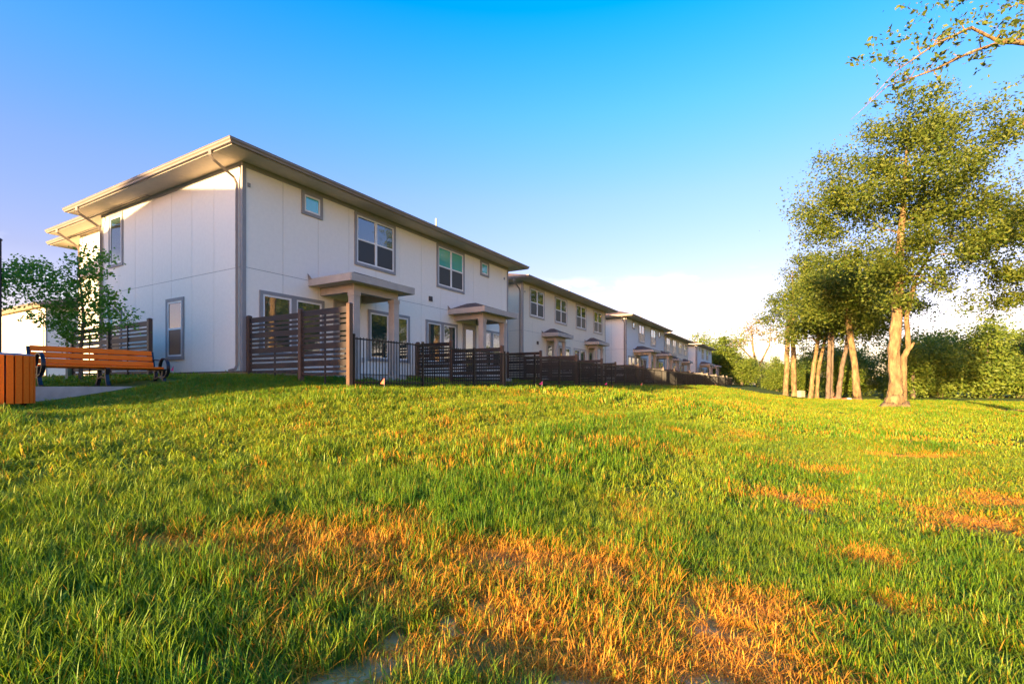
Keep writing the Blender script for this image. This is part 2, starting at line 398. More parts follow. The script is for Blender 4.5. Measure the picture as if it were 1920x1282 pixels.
def panels(W, face, u0, u1, first, step, m, rows=((.03, 3.0), (3.012, 5.86)), top=None):
    us = [u0]; a = first
    while a < u1-.25: us.append(a); a += step
    us.append(u1)
    for a, b in zip(us[:-1], us[1:]):
        for z0, z1 in rows:
            if face == 'front': piece('panel', a+.006, b-.006, 0, .012, z0, z1, m, W)
            else: piece('panel', 0, .012, a+.006, b-.006, z0, z1, m, W)
def house(s, k, base, L, W, paint, typ, label, side_paint=None, name='townhouse', loc=None, rz=ROWROT, detail=True):
    x, y = row(s, -k) if loc is None else loc
    H = thing(name, (x, y, base), rz, label, 'house', 'two-storey townhouses')
    side_paint = side_paint or paint
    wall = MB().box(.010, L, .010, W, .0, ZT+.01).build('wall', DARKGAP if detail else paint, H)
    MB().box(.03, L-.03, .03, W-.03, -1.2, .0).build('foundation', FOUND, H)
    piece('cladding', L+.001, L+.012, 0, W, .03, ZT, side_paint, wall); piece('cladding', 0, L, W+.001, W+.012, .03, ZT, paint, wall)
    panels(wall, 'front', .09, L-.09, 1.28, 1.29, paint)
    panels(wall, 'left', .09, W-.06, 1.455, 1.219, side_paint)
    tb = MB()                                        # corner boards and frieze
    for cx in (0, L): tb.box(cx-.022 if cx == 0 else cx-.09, cx+.09 if cx == 0 else cx+.022, -.022, .0-.0005, .02, ZT-.14)
    tb.box(-.022, -.0005, 0, .09, .02, ZT-.14)
    tb.box(-.022, L+.022, -.024, -.0005, ZT-.14, ZT); tb.box(-.024, -.0005, 0, W, ZT-.14, ZT)
    tb.build('corner_trim', TRIM if typ == 'A' else TAUPE, H)
    eaves(H, 0, L, 0, W)
    tr = TRIM if typ == 'A' else TAUPE
    if typ == 'A':
        window(H, 'front', 1.92, 2.73, 5.10, 5.85, 'fixed', tr, (0,))
        window(H, 'front', 4.10, 6.17, 3.93, 5.84, 'twin', tr)
        window(H, 'front', 8.73, 10.80, 3.93, 5.84, 'twin', tr, (0, 1))
        window(H, 'front', 12.16, 12.95, 5.10, 5.85, 'fixed', tr, (0,))
        window(H, 'front', .50, 2.79, .52, 2.42, 'pair', tr)
        window(H, 'front', 4.74, 6.99, .52, 2.42, 'pair', tr)
        window(H, 'front', 8.0, 10.24, .52, 2.42, 'pair', tr)
        window(H, 'front', 12.1, 14.35, .52, 2.42, 'pair', tr)
        door(H, 3.18, 4.28, tr); door(H, 10.67, 11.78, tr)
        porch(H, 3.63, 1.42, 1.95, (2.74, 4.52), 1.5, TAUPE); porch(H, 11.0, 1.42, 1.95, (10.11, 11.89), 1.5, TAUPE)
        MB().box(8.21, 8.43, -.04, -.0005, 3.24, 3.44).build('vent', VENTM, H)
        MB().box(.14, .22, -.03, -.0005, 5.33, 5.44).build('vent', TRIM, H)
        MB().box(14.45, 14.53, -.03, -.0005, 5.30, 5.42).build('vent', TRIM, H)
        for sx in (4.45, 7.45): MB().box(sx, sx+.09, -.06, -.0005, .45, .62).build('outlet_cover', STEEL, H)
    elif typ == 'B':
        for a in (.86, 4.56, 8.31, 12.01): window(H, 'front', a, a+2.07, 3.93, 5.82, 'twin', tr)
        window(H, 'front', 5.25, 7.25, .52, 2.42, 'pair', tr); window(H, 'front', 7.89, 10.35, .52, 2.42, 'pair', tr)
        door(H, 3.25, 4.36, tr); door(H, 10.79, 11.9, tr)
        porch(H, 3.85, 1.25, 1.15, (3.25, 4.44), .75, TAUPE, .2); porch(H, 11.35, 1.25, 1.15, (10.75, 11.95), .75, TAUPE, .2)
        MB().box(1.86, 2.08, -.04, -.0005, 2.26, 2.46).build('vent', VENTM, H)
        MB().box(.2, .28, -.03, -.0005, 5.33, 5.44).build('vent', TRIM, H)
    # downspout on the end wall beside the front corner
    g = -OV-.06
    spout(H, [(g, .16, ZT+.02), (g, .16, ZT-.10), (g+.10, .16, ZT-.2), (-.16, .16, ZT-.47), (-.075, .16, ZT-.62), (-.075, .16, .18), (-.12, .16, .07), (-.3, .16, .03)])
    spout(H, [(L+.1, -g*0+.3, ZT-.0), (L+.1, .3, ZT-.2), (L+.075, .3, ZT-.4), (L+.075, .3, .1)])
    pv = MB(); pv.tube([(L*.3, 2.6, ZT+.6), (L*.3, 2.6, ZT+1.45)], .05, 8); pv.build('vent_pipe', TAUPE, H)
    pv = MB(); pv.tube([(L*.72, 1.6, ZT+.5), (L*.72, 1.6, ZT+1.75)], .05, 8); pv.build('vent_pipe', TAUPE, H)
    return H
OFFW = mat('off_white_panel', (.86, .80, .70), .75, .025, 9, .12, bscale=120)
TAN = mat('tan_panel', (.76, .67, .53), .75, .03, 9, .1, bscale=120)
BLUEP = mat('pale_blue_panel', (.66, .69, .70), .75, .03, 9, .1, bscale=120)
PALE = mat('pale_grey_panel', (.84, .79, .71), .75, .03, 9, .1, bscale=120)
HB = .39+CAMZ
H1 = house(0, 0, HB, 14.87, 8.92, OFFW, 'A', 'nearest off-white two-storey townhouse with grey corner trim, behind the orange bench')
window(H1, 'left', 7.2, 8.29, 3.92, 5.84, 'fixed', TRIM, ())
window(H1, 'left', 3.11, 4.2, .44, 2.42, 'hung')
window(H1, 'left', 7.3, 8.3, .44, 2.42, 'hung', TRIM, (0,))
spout(H1, [(-.82, 8.72, ZT+.02), (-.82, 8.72, ZT-.1), (-.72, 8.74, ZT-.2), (-.16, 8.8, ZT-.47), (-.075, 8.82, ZT-.62), (-.075, 8.82, .1)])
# the house steps back at its far end: two more bays with their own eaves
bw = MB().box(.65, 7, 8.94, 12.75, 4.25, ZT+.005).build('bay_wall', OFFW, H1)
MB().box(1.9, 7, 8.95, 12.7, -.6, 4.25).build('recessed_wall', OFFW, H1)
MB().box(.66, 1.9, 8.95, 12.74, 4.2, 4.249).build('bay_soffit', SOFF, H1)
eaves(H1, .65, 7, 6.0, 12.75, zt=ZT-.02)
MB().box(1.3, 7, 12.76, 14.8, -.6, ZT-.05).build('bay_wall', OFFW, H1)
eaves(H1, 1.3, 7, 9.0, 14.8, zt=ZT-.05)
spout(H1, [(.65-.82, 12.55, ZT), (.65-.82, 12.55, ZT-.12), (.5, 12.62, ZT-.5), (.58, 12.65, ZT-.65), (.58, 12.65, 4.3)])
house(18.2, .9, HB, 14.9, 8.9, TAN, 'B', 'tan townhouse with four double windows upstairs, second in the row')
house(36.9, .2, HB, 14.9, 8.9, BLUEP, 'A', 'pale blue townhouse with white end wall, third in the row', PALE)
house(55.1, .9, HB, 14.9, 8.9, TAN, 'B', 'tan townhouse between the two pale blue ones, fourth in the row')
house(73.8, .2, HB, 14.9, 8.9, BLUEP, 'A', 'farthest pale blue townhouse, last of the row beside the trees', PALE)
# across the lane: one seen at the left edge, one just out of view whose roof shades the near end wall
NB = house(0, 0, 1.9, 15, 12, OFFW, 'C', 'sunlit townhouse in the distance at the far left behind the bin', loc=(-37.6, 40))
window(NB, 'left', 5.0, 5.8, 4.9, 5.6, 'fixed'); window(NB, 'left', 2.6, 3.4, 4.9, 5.65, 'fixed')
cxy = (-22.06, 1.78)
a, b = cxy[0]-DX*7.5+DY*7.7, cxy[1]-DY*7.5-DX*7.7
house(0, 0, 1.8, 15, 14.7, OFFW, 'C', 'off-white townhouse across the lawn to the left, outside the picture', loc=(a, b))

# ------------------------------------------------------------ fences
SLATS = []                                           # wide, narrow, narrow ... from the top
zc = 0
for i in range(12):
    h = .15 if i % 3 == 0 else .075
    SLATS.append((zc, h)); zc += h+.045
def slat_fence(p0, p1, ztop, posts, label, zlow=None, steps=None, first_post=True):
    """p0,p1 (s,q); posts: fractions along; ztop per panel"""
    (x0, y0), (x1, y1) = row(*p0), row(*p1)
    L = math.hypot(x1-x0, y1-y0); rz = math.atan2(y1-y0, x1-x0)
    zb = min(gz1(x0, y0), gz1(x1, y1))
    F = thing('slat_fence', (x0, y0, zb), rz, label, 'fence', 'dark slatted privacy fences')
    xs = [f*L for f in posts]
    for i, xp in enumerate(xs):
        zt = max(ztop[max(0, i-1)], ztop[min(i, len(ztop)-1)])-zb+.05
        m = MB().box(xp-.055, xp+.055, -.055, .055, -.3, zt); m.hexa([(xp-.065, -.065, zt), (xp+.065, -.065, zt), (xp+.065, .065, zt), (xp-.065, .065, zt)], [(xp-.03, -.03, zt+.03), (xp+.03, -.03, zt+.03), (xp+.03, .03, zt+.03), (xp-.03, .03, zt+.03)])
        m.build('post', POSTM, F)
    for i in range(len(xs)-1):
        a, b = xs[i]+.056, xs[i+1]-.056; zt = ztop[i]-zb
        gm = max(float(gz(*(np.array([x0+(x1-x0)*f/L, y0+(y1-y0)*f/L])))) for f in (a, b))-zb
        for z, h in SLATS:
            if zt-z-h < gm+.0: break
            piece('slat', a, b, -.012, .012, zt-z-h, zt-z, BROWN, F)
        MB().box((a+b)/2-.02, (a+b)/2+.02, .013, .04, max(gm-.1, .0), zt-.02).build('stiffener', BROWN, F)
    return F
cz = CAMZ
slat_fence((.12, .12), (.12, 4.22), [1.95+cz-.03, 1.95+cz], [0, .555, 1], 'dark slatted privacy fence at the corner of the nearest house, sunlit end post')
slat_fence((7.4, .1), (7.4, 4.18), [1.72+cz, 1.42+cz], [0, .42, 1], 'stepped slatted divider between the two porches of the nearest house')
slat_fence((14.7, .1), (14.7, 4.1), [1.75+cz, 1.5+cz], [0, .5, 1], 'slatted divider at the right end of the nearest house')
hn = ['tan second house', 'pale blue third house', 'tan fourth house', 'last pale blue house']
for hi, (s0, k) in enumerate(((18.2, .9), (36.9, .2), (55.1, .9), (73.8, .2))):
    for di, ds in enumerate((.15, 7.45, 14.75)):
        if s0+ds > 81: continue
        slat_fence((s0+ds, -k+.1), (s0+ds, 4.1), [1.72+cz, 1.6+cz, 1.45+cz], [0, .34, .67, 1],
                   'slatted fence at the %s of the %s' % (('left corner', 'middle', 'right end')[di], hn[hi]))
SF = slat_fence((-1.0, -3.05), (-1.0, -8.5), [1.93+cz, 1.93+cz], [0, .485, 1], 'slatted screen beside the end wall, behind the orange bench')
# black iron fence along the lawn
(ix, iy) = row(.25, 4.22)
iz = gz1(ix, iy)
IF = thing('iron_fence', (ix, iy, iz), ROWROT, 'long black iron picket fence along the top of the grass bank', 'fence')
LEN = 79.5; PH = 1.27
def fz(xl): return gz1(*row(.25+xl, 4.22))-iz
posts = [.0, 2.6, 5.25, 7.25]+[7.25+2.44*i for i in range(1, 30)]
posts = [x for x in posts if x < LEN]+[LEN]
pk = box_mesh(.018, .018, PH-.05, IRON); rest = MB(); npk = 0
for a, b in zip(posts[:-1], posts[1:]):
    za, zb_ = fz(a), fz(b)
    for zr in (.12, PH-.06):
        m = MB().hexa([(a, -.018, za+zr), (b, -.018, zb_+zr), (b, .018, zb_+zr), (a, .018, za+zr)], [(a, -.018, za+zr+.035), (b, -.018, zb_+zr+.035), (b, .018, zb_+zr+.035), (a, .018, za+zr+.035)])
        m.build('rail', IRON, IF)
    n = round((b-a)/.11)
    for i in range(1, n):
        xl = a+(b-a)*i/n; z = fz(xl)+.05
        if npk < 170: o = link('picket', pk, IF); o.location = (xl-.009, -.009, z); npk += 1
        else: rest.box(xl-.009, xl+.009, -.009, .009, z, z+PH-.05)
for a in posts:
    MB().box(a-.03, a+.03, -.03, .03, fz(a)-.2, fz(a)+PH+.07).build('post', IRON, IF)
tag(rest.build('pickets', IRON, IF), kind='stuff')

# ------------------------------------------------------------ bench, pad, bin, flags
bx, by = -9.62, 10.1
bz = gz1(-9, 11.2)
pad = MB().box(-.25, 2.6, -.16, .75, -.4, .10).build('bench_pad', CONC); pad.location = (bx, by, bz-.03); pad.rotation_euler = (0, 0, ROWROT)
tag(pad, 'concrete pad under the orange bench', 'concrete pad')
B = thing('park_bench', (bx, by, bz+.08), ROWROT, 'orange slatted park bench with black looped arms on a concrete pad', 'bench')
BL = 2.29
def slat(name, y, z, w, th, tilt):                   # plank along x, centre (y,z), tilted about x
    c, s_ = math.cos(tilt), math.sin(tilt); pr = []
    bev = .008
    for a, b in ((-w/2+bev, -th/2), (w/2-bev, -th/2), (w/2, -th/2+bev), (w/2, th/2-bev), (w/2-bev, th/2), (-w/2+bev, th/2), (-w/2, th/2-bev), (-w/2, -th/2+bev)):
        pr.append((y+a*c-b*s_, z+a*s_+b*c))
    m = MB(); n = 8
    m.poly([(.02, a, b) for a, b in pr]+[(BL-.02, a, b) for a, b in pr], [tuple(reversed(range(n))), tuple(range(n, 2*n))]+[(k, (k+1) % n, n+(k+1) % n, n+k) for k in range(n)])
    return m.build(name, ORANGE, B)
for i, (y, z, tl) in enumerate(((.03, .43, .0), (.17, .425, -.03), (.31, .415, -.05), (.43, .41, -.05))): slat('seat_slat', y, z, .115, .045, tl)
for i, (y, z) in enumerate(((.50, .53), (.545, .665), (.59, .80))): slat('back_slat', y, z, .115, .045, math.radians(72))
def support(x, ring):
    m = MB(); w = .035
    def strip(pts, th):                              # flat bar in the y-z plane, width along x
        n = len(pts); V = []; Fs = []
        for i, (y, z) in enumerate(pts):
            a = pts[max(i-1, 0)]; b = pts[min(i+1, n-1)]; ty, tz = b[0]-a[0], b[1]-a[1]; l = math.hypot(ty, tz); ny, nz = -tz/l*th/2, ty/l*th/2
            V += [(x-w, y+ny, z+nz), (x+w, y+ny, z+nz), (x+w, y-ny, z-nz), (x-w, y-ny, z-nz)]
        for i in range(n-1):
            for k in range(4): Fs.append((i*4+k, i*4+(k+1) % 4, (i+1)*4+(k+1) % 4, (i+1)*4+k))
        Fs += [(3, 2, 1, 0), tuple(4*(n-1)+k for k in range(4))]; m.poly(V, Fs)
    strip([(-.04, .395), (.2, .385), (.46, .375), (.50, .42), (.56, .6), (.625, .84)], .03)      # seat and back bar
    strip([(.02, .39), (.04, .25), (.0, .10), (-.05, .015)], .05)                                 # front leg
    strip([(.42, .38), (.40, .24), (.45, .10), (.52, .015)], .05)                                 # rear leg
    strip([(-.10, .012), (.0, .012)], .024); strip([(.46, .012), (.57, .012)], .024)
    strip([(.03, .16), (.22, .22), (.43, .16)], .025)
    if ring:
        cy, cz_, R = .0, .40, .20
        strip([(cy+R*math.cos(a)*1.0, cz_+.04+R*1.15*math.sin(a)) for a in np.linspace(-2.2, 4.0, 26)], .022)
        strip([(.13, .62), (.35, .635), (.57, .66)], .022)
    m.build('end_frame' if ring else 'centre_leg', NAVY, B)
support(.0, True); support(BL, True); support(BL/2, False)
cxb, cyb = -8.72, 8.5
zbn = gz1(cxb, cyb)
T = thing('litter_bin', (cxb, cyb, zbn), 0, 'round orange slatted litter bin at the left edge', 'bin')
RB = .37
for i in range(22):
    a = 2*math.pi*i/22
    o = link('slat', box_mesh(.028, .088, .82, ORANGE), T); o.rotation_euler = (0, 0, a)
    o.location = (RB*math.cos(a)-(-.044)*math.sin(a)*1.0, RB*math.sin(a)+(-.044)*math.cos(a), .09)
MB().tube([(0, 0, .11), (0, 0, .88)], RB-.02, 24).build('liner', IRON, T, True)
prof = [(RB+.012, .905), (RB+.018, .925), (RB-.04, .945), (RB-.14, .955), (.14, .957), (.13, .93)]
m = MB(); n = 28
m.poly([(r*math.cos(2*math.pi*k/n), r*math.sin(2*math.pi*k/n), z) for r, z in prof for k in range(n)], [(i*n+k, i*n+(k+1) % n, (i+1)*n+(k+1) % n, (i+1)*n+k) for i in range(len(prof)-1) for k in range(n)])
m.build('lid', mat('blue_grey_lid', (.2, .25, .33), .35, .08, 6, 0, .3), T, True)
for zz in (.2, .8):
    m = MB(); m.poly([(r*math.cos(2*math.pi*k/n), r*math.sin(2*math.pi*k/n), z) for r, z in ((RB-.005, zz), (RB-.005, zz+.04), (RB-.02, zz+.04), (RB-.02, zz)) for k in range(n)], [(i*n+k, i*n+(k+1) % n, ((i+1) % 4)*n+(k+1) % n, ((i+1) % 4)*n+k) for i in range(4) for k in range(n)])
    m.build('band', IRON, T)
for i in range(4):
    a = .4+i*math.pi/2; MB().box(-.03, .03, -.03, .03, -.1, .1).build('foot', IRON, T).location = (.27*math.cos(a), .27*math.sin(a), 0)
flags = [((1.1, .55), PINK, 'pink marker flag in the grass by the near end wall', True), ((.75, 4.75), CORAL, 'coral marker flag beside the sunlit fence post', False), ((9.6, 4.75), PINK, 'pink marker flag below the iron fence by the first divider', False),
         ((17.5, 4.7), PINK, 'pink marker flag below the iron fence at the tan house', False), ((24.5, 4.7), CORAL, 'coral marker flag below the fence past the tan house', False), ((58, 4.7), CORAL, 'tiny coral marker flag at the far end of the fence', False)]
for (fs, fq), m_, lab, side in flags:
    if side: fx, fy = row(-.9, -1.9)
    else: fx, fy = row(fs, fq)
    z = gz1(fx, fy)
    fo = thing('marker_flag', (fx, fy, z), rnd.uniform(-.5, .5), lab, 'flag', 'survey marker flags')
    MB().tube([(0, 0, -.05), (.01, 0, .3)], .004, 5).build('wire', STEEL, fo)
    MB().poly([(0, 0, .3), (-.13, .03, .17), (.0, .0, .15), (.0, .006, .3), (-.13, .036, .17), (0, .006, .15)], [(0, 1, 2), (3, 5, 4), (0, 3, 4, 1), (1, 4, 5, 2), (2, 5, 3, 0)]).build('flag', m_, fo)
# dark metal pole at the left edge, steel bollard, utility box, litter by the trunks
lp = thing('sign_pole', (-12.1, 11.7, gz1(-12.1, 11.7)), 0, 'dark metal pole at the left edge of the picture', 'pole')
MB().tube([(0, 0, -.2), (0, 0, .35), (0, 0, .36), (0, 0, 3.4)], [.09, .09, .05, .045], 10).build('pole', NAVY, lp)
MB().tube([(0, 0, 3.4), (0, 0, 3.43), (0, 0, 3.46)], [.06, .06, .02], 12).build('cap', NAVY, lp)
bx_, by_ = row(-1.9, -6.1); bo = thing('steel_bollard', (bx_, by_, gz1(bx_, by_)), 0, 'grey steel bollard behind the left end of the bench', 'bollard')
MB().tube([(0, 0, -.2), (0, 0, .85), (0, 0, .9)], [.075, .075, .04], 12).build('post', STEEL, bo, True)
ub = thing('utility_box', (37.6, 64.5, gz1(37.6, 64.5)), .4, 'small pale utility box beside the twin trunks', 'utility box')
MB().box(-.35, .35, -.3, .3, -.1, .75).hexa([(-.38, -.33, .75), (.38, -.33, .75), (.38, .33, .75), (-.38, .33, .75)], [(-.3, -.25, .85), (.3, -.25, .85), (.3, .25, .85), (-.3, .25, .85)]).build('cabinet', mat('tan_cabinet', (.45, .33, .24), .6), ub)
for i, (x, y, m_, lab) in enumerate(((33.3, 49.6, CORAL, 'orange scrap of netting lying left of the second big trunk'), (33.9, 49.9, WHITE, 'white scrap lying right beside the second big trunk'), (33.6, 51.6, CORAL, 'orange bag lying behind the white scrap'))):
    mm = MB(); r0 = random.Random(i)
    prof = [(1., 0), (.95, .1), (.6, .22), (.15, .27)]
    mm.poly([(r*.4*math.cos(k*.7854)*r0.uniform(.7, 1.2), r*.25*math.sin(k*.7854)*r0.uniform(.7, 1.2), z) for r, z in prof for k in range(8)], [(a*8+k, a*8+(k+1) % 8, a*8+8+(k+1) % 8, a*8+8+k) for a in range(3) for k in range(8)]+[tuple(range(24, 32))])
    so = mm.build('litter', m_); so.location = (x, y, gz1(x, y)-.02); tag(so, lab, 'litter')

# ------------------------------------------------------------ trees
BARK = mat('sunlit_pale_bark', (.17, .105, .05), .95, .5, 3.5, 1.0, stretch=(1, 1, .4), bscale=9, col2=(.30, .20, .09), bdist=.12)
BARK2 = mat('grey_bark', (.14, .10, .07), .95, .4, 5, 1.0, stretch=(1, 1, .4), bscale=12, bdist=.08)
LEAF_A = leaf_mat('oak_leaves', (.06, .11, .011), (.19, .215, .028), .45)
LEAF_B = leaf_mat('thicket_leaves', (.085, .15, .014), (.22, .26, .034), .4)
LEAF_C = leaf_mat('young_maple_leaves', (.075, .23, .025), (.19, .38, .05), .5)
LEAF_D = leaf_mat('dry_sparse_leaves', (.20, .15, .06), (.30, .24, .11), .2)
def leaf_arrays(C, upb, rg, size, droop=.0, asp=.5):
    n = len(C); th = rg.uniform(0, 2*np.pi, n); ph = rg.normal(0, .55, n)-droop
    D = np.stack([np.cos(th)*np.cos(ph), np.sin(th)*np.cos(ph), np.sin(ph)], 1)
    r = rg.normal(0, 1, (n, 3)); r[:, 2] += upb; U = np.cross(D, r); U /= np.linalg.norm(U, axis=1)[:, None]+1e-9
    L = (size*np.clip(rg.lognormal(-.15, .32, n), .4, 1.5))[:, None]; Wd = L*asp*.5
    V = np.stack([C-D*L*.5, C+U*Wd-D*L*.05, C+D*L*.5, C-U*Wd-D*L*.05], 1).reshape(-1, 3)
    F = np.arange(4*n).reshape(n, 4)
    return V, F
def tree(name, loc, label, cat, stems, env, nclus, nleaf, lsize, csize, leafm, bark, seed, mind=.8, group=None, flat=.5, twig=.018, asp=.5, attach=.45, droop=.15, trunk_n=12, shell=.5, tr_=1.0, upb=.5):
    rg = np.random.default_rng(seed)
    x, y = loc; T = thing(name, (x, y, gz1(x, y)-.05), 0, label, cat, group)
    m = MB(); nodes = []; nr = []
    for st in stems:
        pts = [np.array(p[:3], float) for p in st]; rr = [p[3] for p in st]
        P = []; Rr = []                              # smooth and wobble
        for i in range(len(pts)-1):
            for f in np.linspace(0, 1, 6, endpoint=False):
                P.append(pts[i]*(1-f)+pts[i+1]*f+np.append(rg.normal(0, rr[i]*.045, 2), 0)*(0 if i == 0 and f == 0 else 1)); Rr.append((rr[i]*(1-f)+rr[i+1]*f)*rg.uniform(.95, 1.05))
        P.append(pts[-1]); Rr.append(rr[-1]); m.tube(P, [a_*tr_ for a_ in Rr], trunk_n)
        top = P[-1][2]
        for a, b in zip(P, Rr):
            if a[2] > top*attach: nodes.append(a); nr.append(b)
    m.build('trunk', bark, T, True)
    wts = np.array([e[3]*e[4]*e[5] for e in env]); wts = wts/wts.sum(); C = []
    tries = 0
    while len(C) < nclus and tries < nclus*40:
        tries += 1; e = env[rg.choice(len(env), p=wts)]
        v = rg.normal(0, 1, 3); v /= np.linalg.norm(v); v *= rg.uniform(0, 1)**shell
        c = np.array(e[:3])+v*np.array(e[3:6])
        if all(np.sum((c-o)**2) > mind**2 for o in C): C.append(c)
    nodes = [np.array(n) for n in nodes]; base = nodes[0]
    C.sort(key=lambda c: min(np.linalg.norm(c-n) for n in nodes)); br = MB(); dirs = []
    for c in C:
        A = np.array(nodes); dd = np.linalg.norm(A-c, axis=1)+np.maximum(0, A[:, 2]-c[2]+.2)*1.2
        k = int(np.argmin(dd)); a = nodes[k]; l = np.linalg.norm(c-a); r0 = min(nr[k]*.62, twig+.032*l); 
        mid1 = a*.65+c*.35+np.array([0, 0, .10*l])+rg.normal(0, .05*l, 3); mid2 = a*.3+c*.7+np.array([0, 0, .08*l])+rg.normal(0, .05*l, 3)
        rs_ = [r0, r0*.75, r0*.5, max(twig*.3, r0*.2)]
        br.tube([a, mid1, mid2, c], rs_, 5, cap=False)
        nodes += [mid1, mid2, c]; nr += rs_[1:]; dirs.append((c-mid1)/(np.linalg.norm(c-mid1)+1e-6))
    br.build('branches', bark, T, True)
    allc = []
    for c, dv in zip(C, dirs):
        n = max(6, int(nleaf*rg.uniform(.55, 1.35))); sc = csize*rg.uniform(.7, 1.25)
        p = rg.normal(0, 1, (n, 3))*np.array([sc, sc, sc*flat])*.55
        p += np.outer(rg.uniform(-.9, .6, n)*sc, dv)
        p[:, 2] -= .12*np.hypot(p[:, 0], p[:, 1])
        allc.append(c+p)
    V, F = leaf_arrays(np.concatenate(allc), upb, rg, lsize, droop, asp)
    fast_mesh('crown', V, F, leafm, T)
    return T
# big tree right of centre
tree('shade_tree', (25.5, 33.0), 'largest shade tree with a thick pale double trunk, right foreground', 'tree',
     [[(0, 0, -.2, 1.35), (0, 0, .3, .85), (0, 0, .9, .62), (0, 0, 1.8, .53), (-.1, 0, 4, .47), (.15, 0, 7.4, .40), (.5, .2, 11, .30), (.6, 0, 15, .17), (.8, 0, 18, .06)],
      [(.75, .3, -.2, .45), (.75, .3, .5, .30), (.8, .3, 3.4, .24), (1.1, .3, 4.0, .22), (1.0, .3, 6.2, .20), (1.8, .6, 8.6, .16), (3.6, 1.2, 11.2, .10)],
      [(.95, .3, 3.7, .16), (1.3, .2, 4.25, .12), (1.4, .2, 4.4, .09)]],
     [(-.8, 0, 14.6, 5.4, 5, 4.6), (4.5, 0, 13.5, 5.5, 5, 5.5), (2.0, 0, 18.2, 5.5, 4.5, 3.0), (-1.0, -.5, 10.2, 2.6, 3, 2.6), (6.8, 0, 9.0, 3.4, 3, 2.6), (.5, 0, 8.6, 2.8, 3.0, 1.6), (9, 0, 12, 3, 4, 4), (9.5, 0, 8.2, 3, 3, 2.2)],
     175, 560, .21, 1.0, LEAF_A, BARK, 11, 1.0, 'shade trees along the field', flat=.8, tr_=.74)
tree('shade_tree', (34.8, 50.0), 'shade tree with a single leaning pale trunk, left of the largest tree', 'tree',
     [[(0, 0, -.2, .8), (0, 0, .3, .5), (-.2, 0, 3, .42), (-.9, 0, 8.0, .36), (-1.2, 0, 8.8, .3), (-1.0, 0, 12, .2), (-.8, 0, 14.5, .06)], [(-1.0, 0, 8.3, .2), (-2.3, -.3, 10.0, .14), (-3.4, -.4, 10.6, .09)]],
     [(-1, 0, 11.9, 4.4, 4.3, 3.4), (1.8, 0, 9.8, 4.0, 4, 3.0), (-3, 0, 10.4, 3.0, 3.4, 2.4)],
     90, 400, .27, 1.1, LEAF_A, BARK, 12, 1.1, 'shade trees along the field', flat=.8, tr_=.72)
tree('shade_tree', (36.9, 66.0), 'shade tree with twin upright trunks, nearest to the houses', 'tree',
     [[(-.5, 0, -.2, .6), (-.5, 0, .4, .45), (-.2, 0, 8, .38), (.2, 0, 11, .28), (1.6, 0, 15, .14), (2.2, 0, 18, .05)], [(.65, 0, -.2, .6), (.65, 0, .4, .46), (.5, 0, 8, .36), (.5, 0, 12, .2), (.4, 0, 16.5, .05)]],
     [(2.6, 0, 15.0, 3.4, 3.4, 4.0), (-1.0, 0, 11.5, 2.4, 2.5, 2.6), (4.5, 0, 10.5, 3.0, 3, 3.4)],
     66, 330, .32, 1.2, LEAF_A, BARK, 13, 1.2, 'shade trees along the field', flat=.8, tr_=.75)
tree('shade_tree', (35.6, 58.5), 'shade tree with two slim trunks leaning right, between the twin and triple trunks', 'tree',
     [[(-.35, 0, -.2, .5), (-.35, 0, .4, .36), (0, 0, 4, .3), (.7, 0, 8, .25), (1.1, 0, 13, .06)], [(.6, .4, -.2, .42), (.6, .4, .4, .3), (.8, .4, 3.5, .26), (1.6, .4, 7.2, .2), (2.4, .4, 11, .05)]],
     [(1.2, 0, 10.4, 3.6, 3.4, 3.2), (-1.2, 0, 9.0, 2.4, 2.6, 2.4), (2.5, 0, 13.2, 3.2, 3, 2.6)],
     60, 330, .29, 1.2, LEAF_A, BARK, 14, 1.1, 'shade trees along the field', flat=.8, tr_=.75)
tree('shade_tree', (35.6, 55.0), 'shade tree with three short trunks, just left of the leaning trunk', 'tree',
     [[(-.55, 0, -.2, .45), (-.55, 0, .4, .32), (-.4, 0, 5.5, .27), (-.4, 0, 10, .06)], [(.05, .5, -.2, .4), (.05, .5, .4, .28), (.2, .5, 5.5, .24), (.5, .5, 10, .05)], [(.55, 0, -.2, .55), (.6, 0, .4, .36), (.95, 0, 3.5, .3), (1.6, 0, 6.2, .28), (1.5, 0, 6.6, .22), (2.0, 0, 10, .05)]],
     [(.6, 0, 9.5, 3.4, 3, 2.8), (3.0, 0, 8.2, 2.4, 2.6, 2.2), (1.0, 0, 12.5, 3.2, 3, 2.4)],
     55, 330, .28, 1.2, LEAF_A, BARK2, 15, 1.1, 'shade trees along the field', flat=.8, tr_=.75)
# more of the same trees stand right of the frame; the house windows mirror them
SRC = [o for o in COL.objects if o.name.startswith('shade_tree') and o.parent is None]
def copy_thing(T, loc, sc, rz, label):
    r = T.copy(); COL.objects.link(r); r.location = loc; r.rotation_euler = (0, 0, rz); r.scale = sc; r['label'] = label
    for ch in T.children:
        c = ch.copy(); COL.objects.link(c); c.parent = r
    return r
for (x, y, k_, rz_, lb) in ((46, 30, 1, 1.0, 'shade tree beyond the right edge, level with the largest tree'), (41, 17, 2, 2.0, 'shade tree out of view to the right, mirrored in the windows'), (37, 7, 1, 3.0, 'shade tree out of view to the right of the camera'),
                            (54, 22, 3, 4.0, 'second-row shade tree out of view to the right')):
    copy_thing(SRC[k_], (x, y, gz1(x, y)-.05), (1.1, 1.1, .95), rz_, lb)
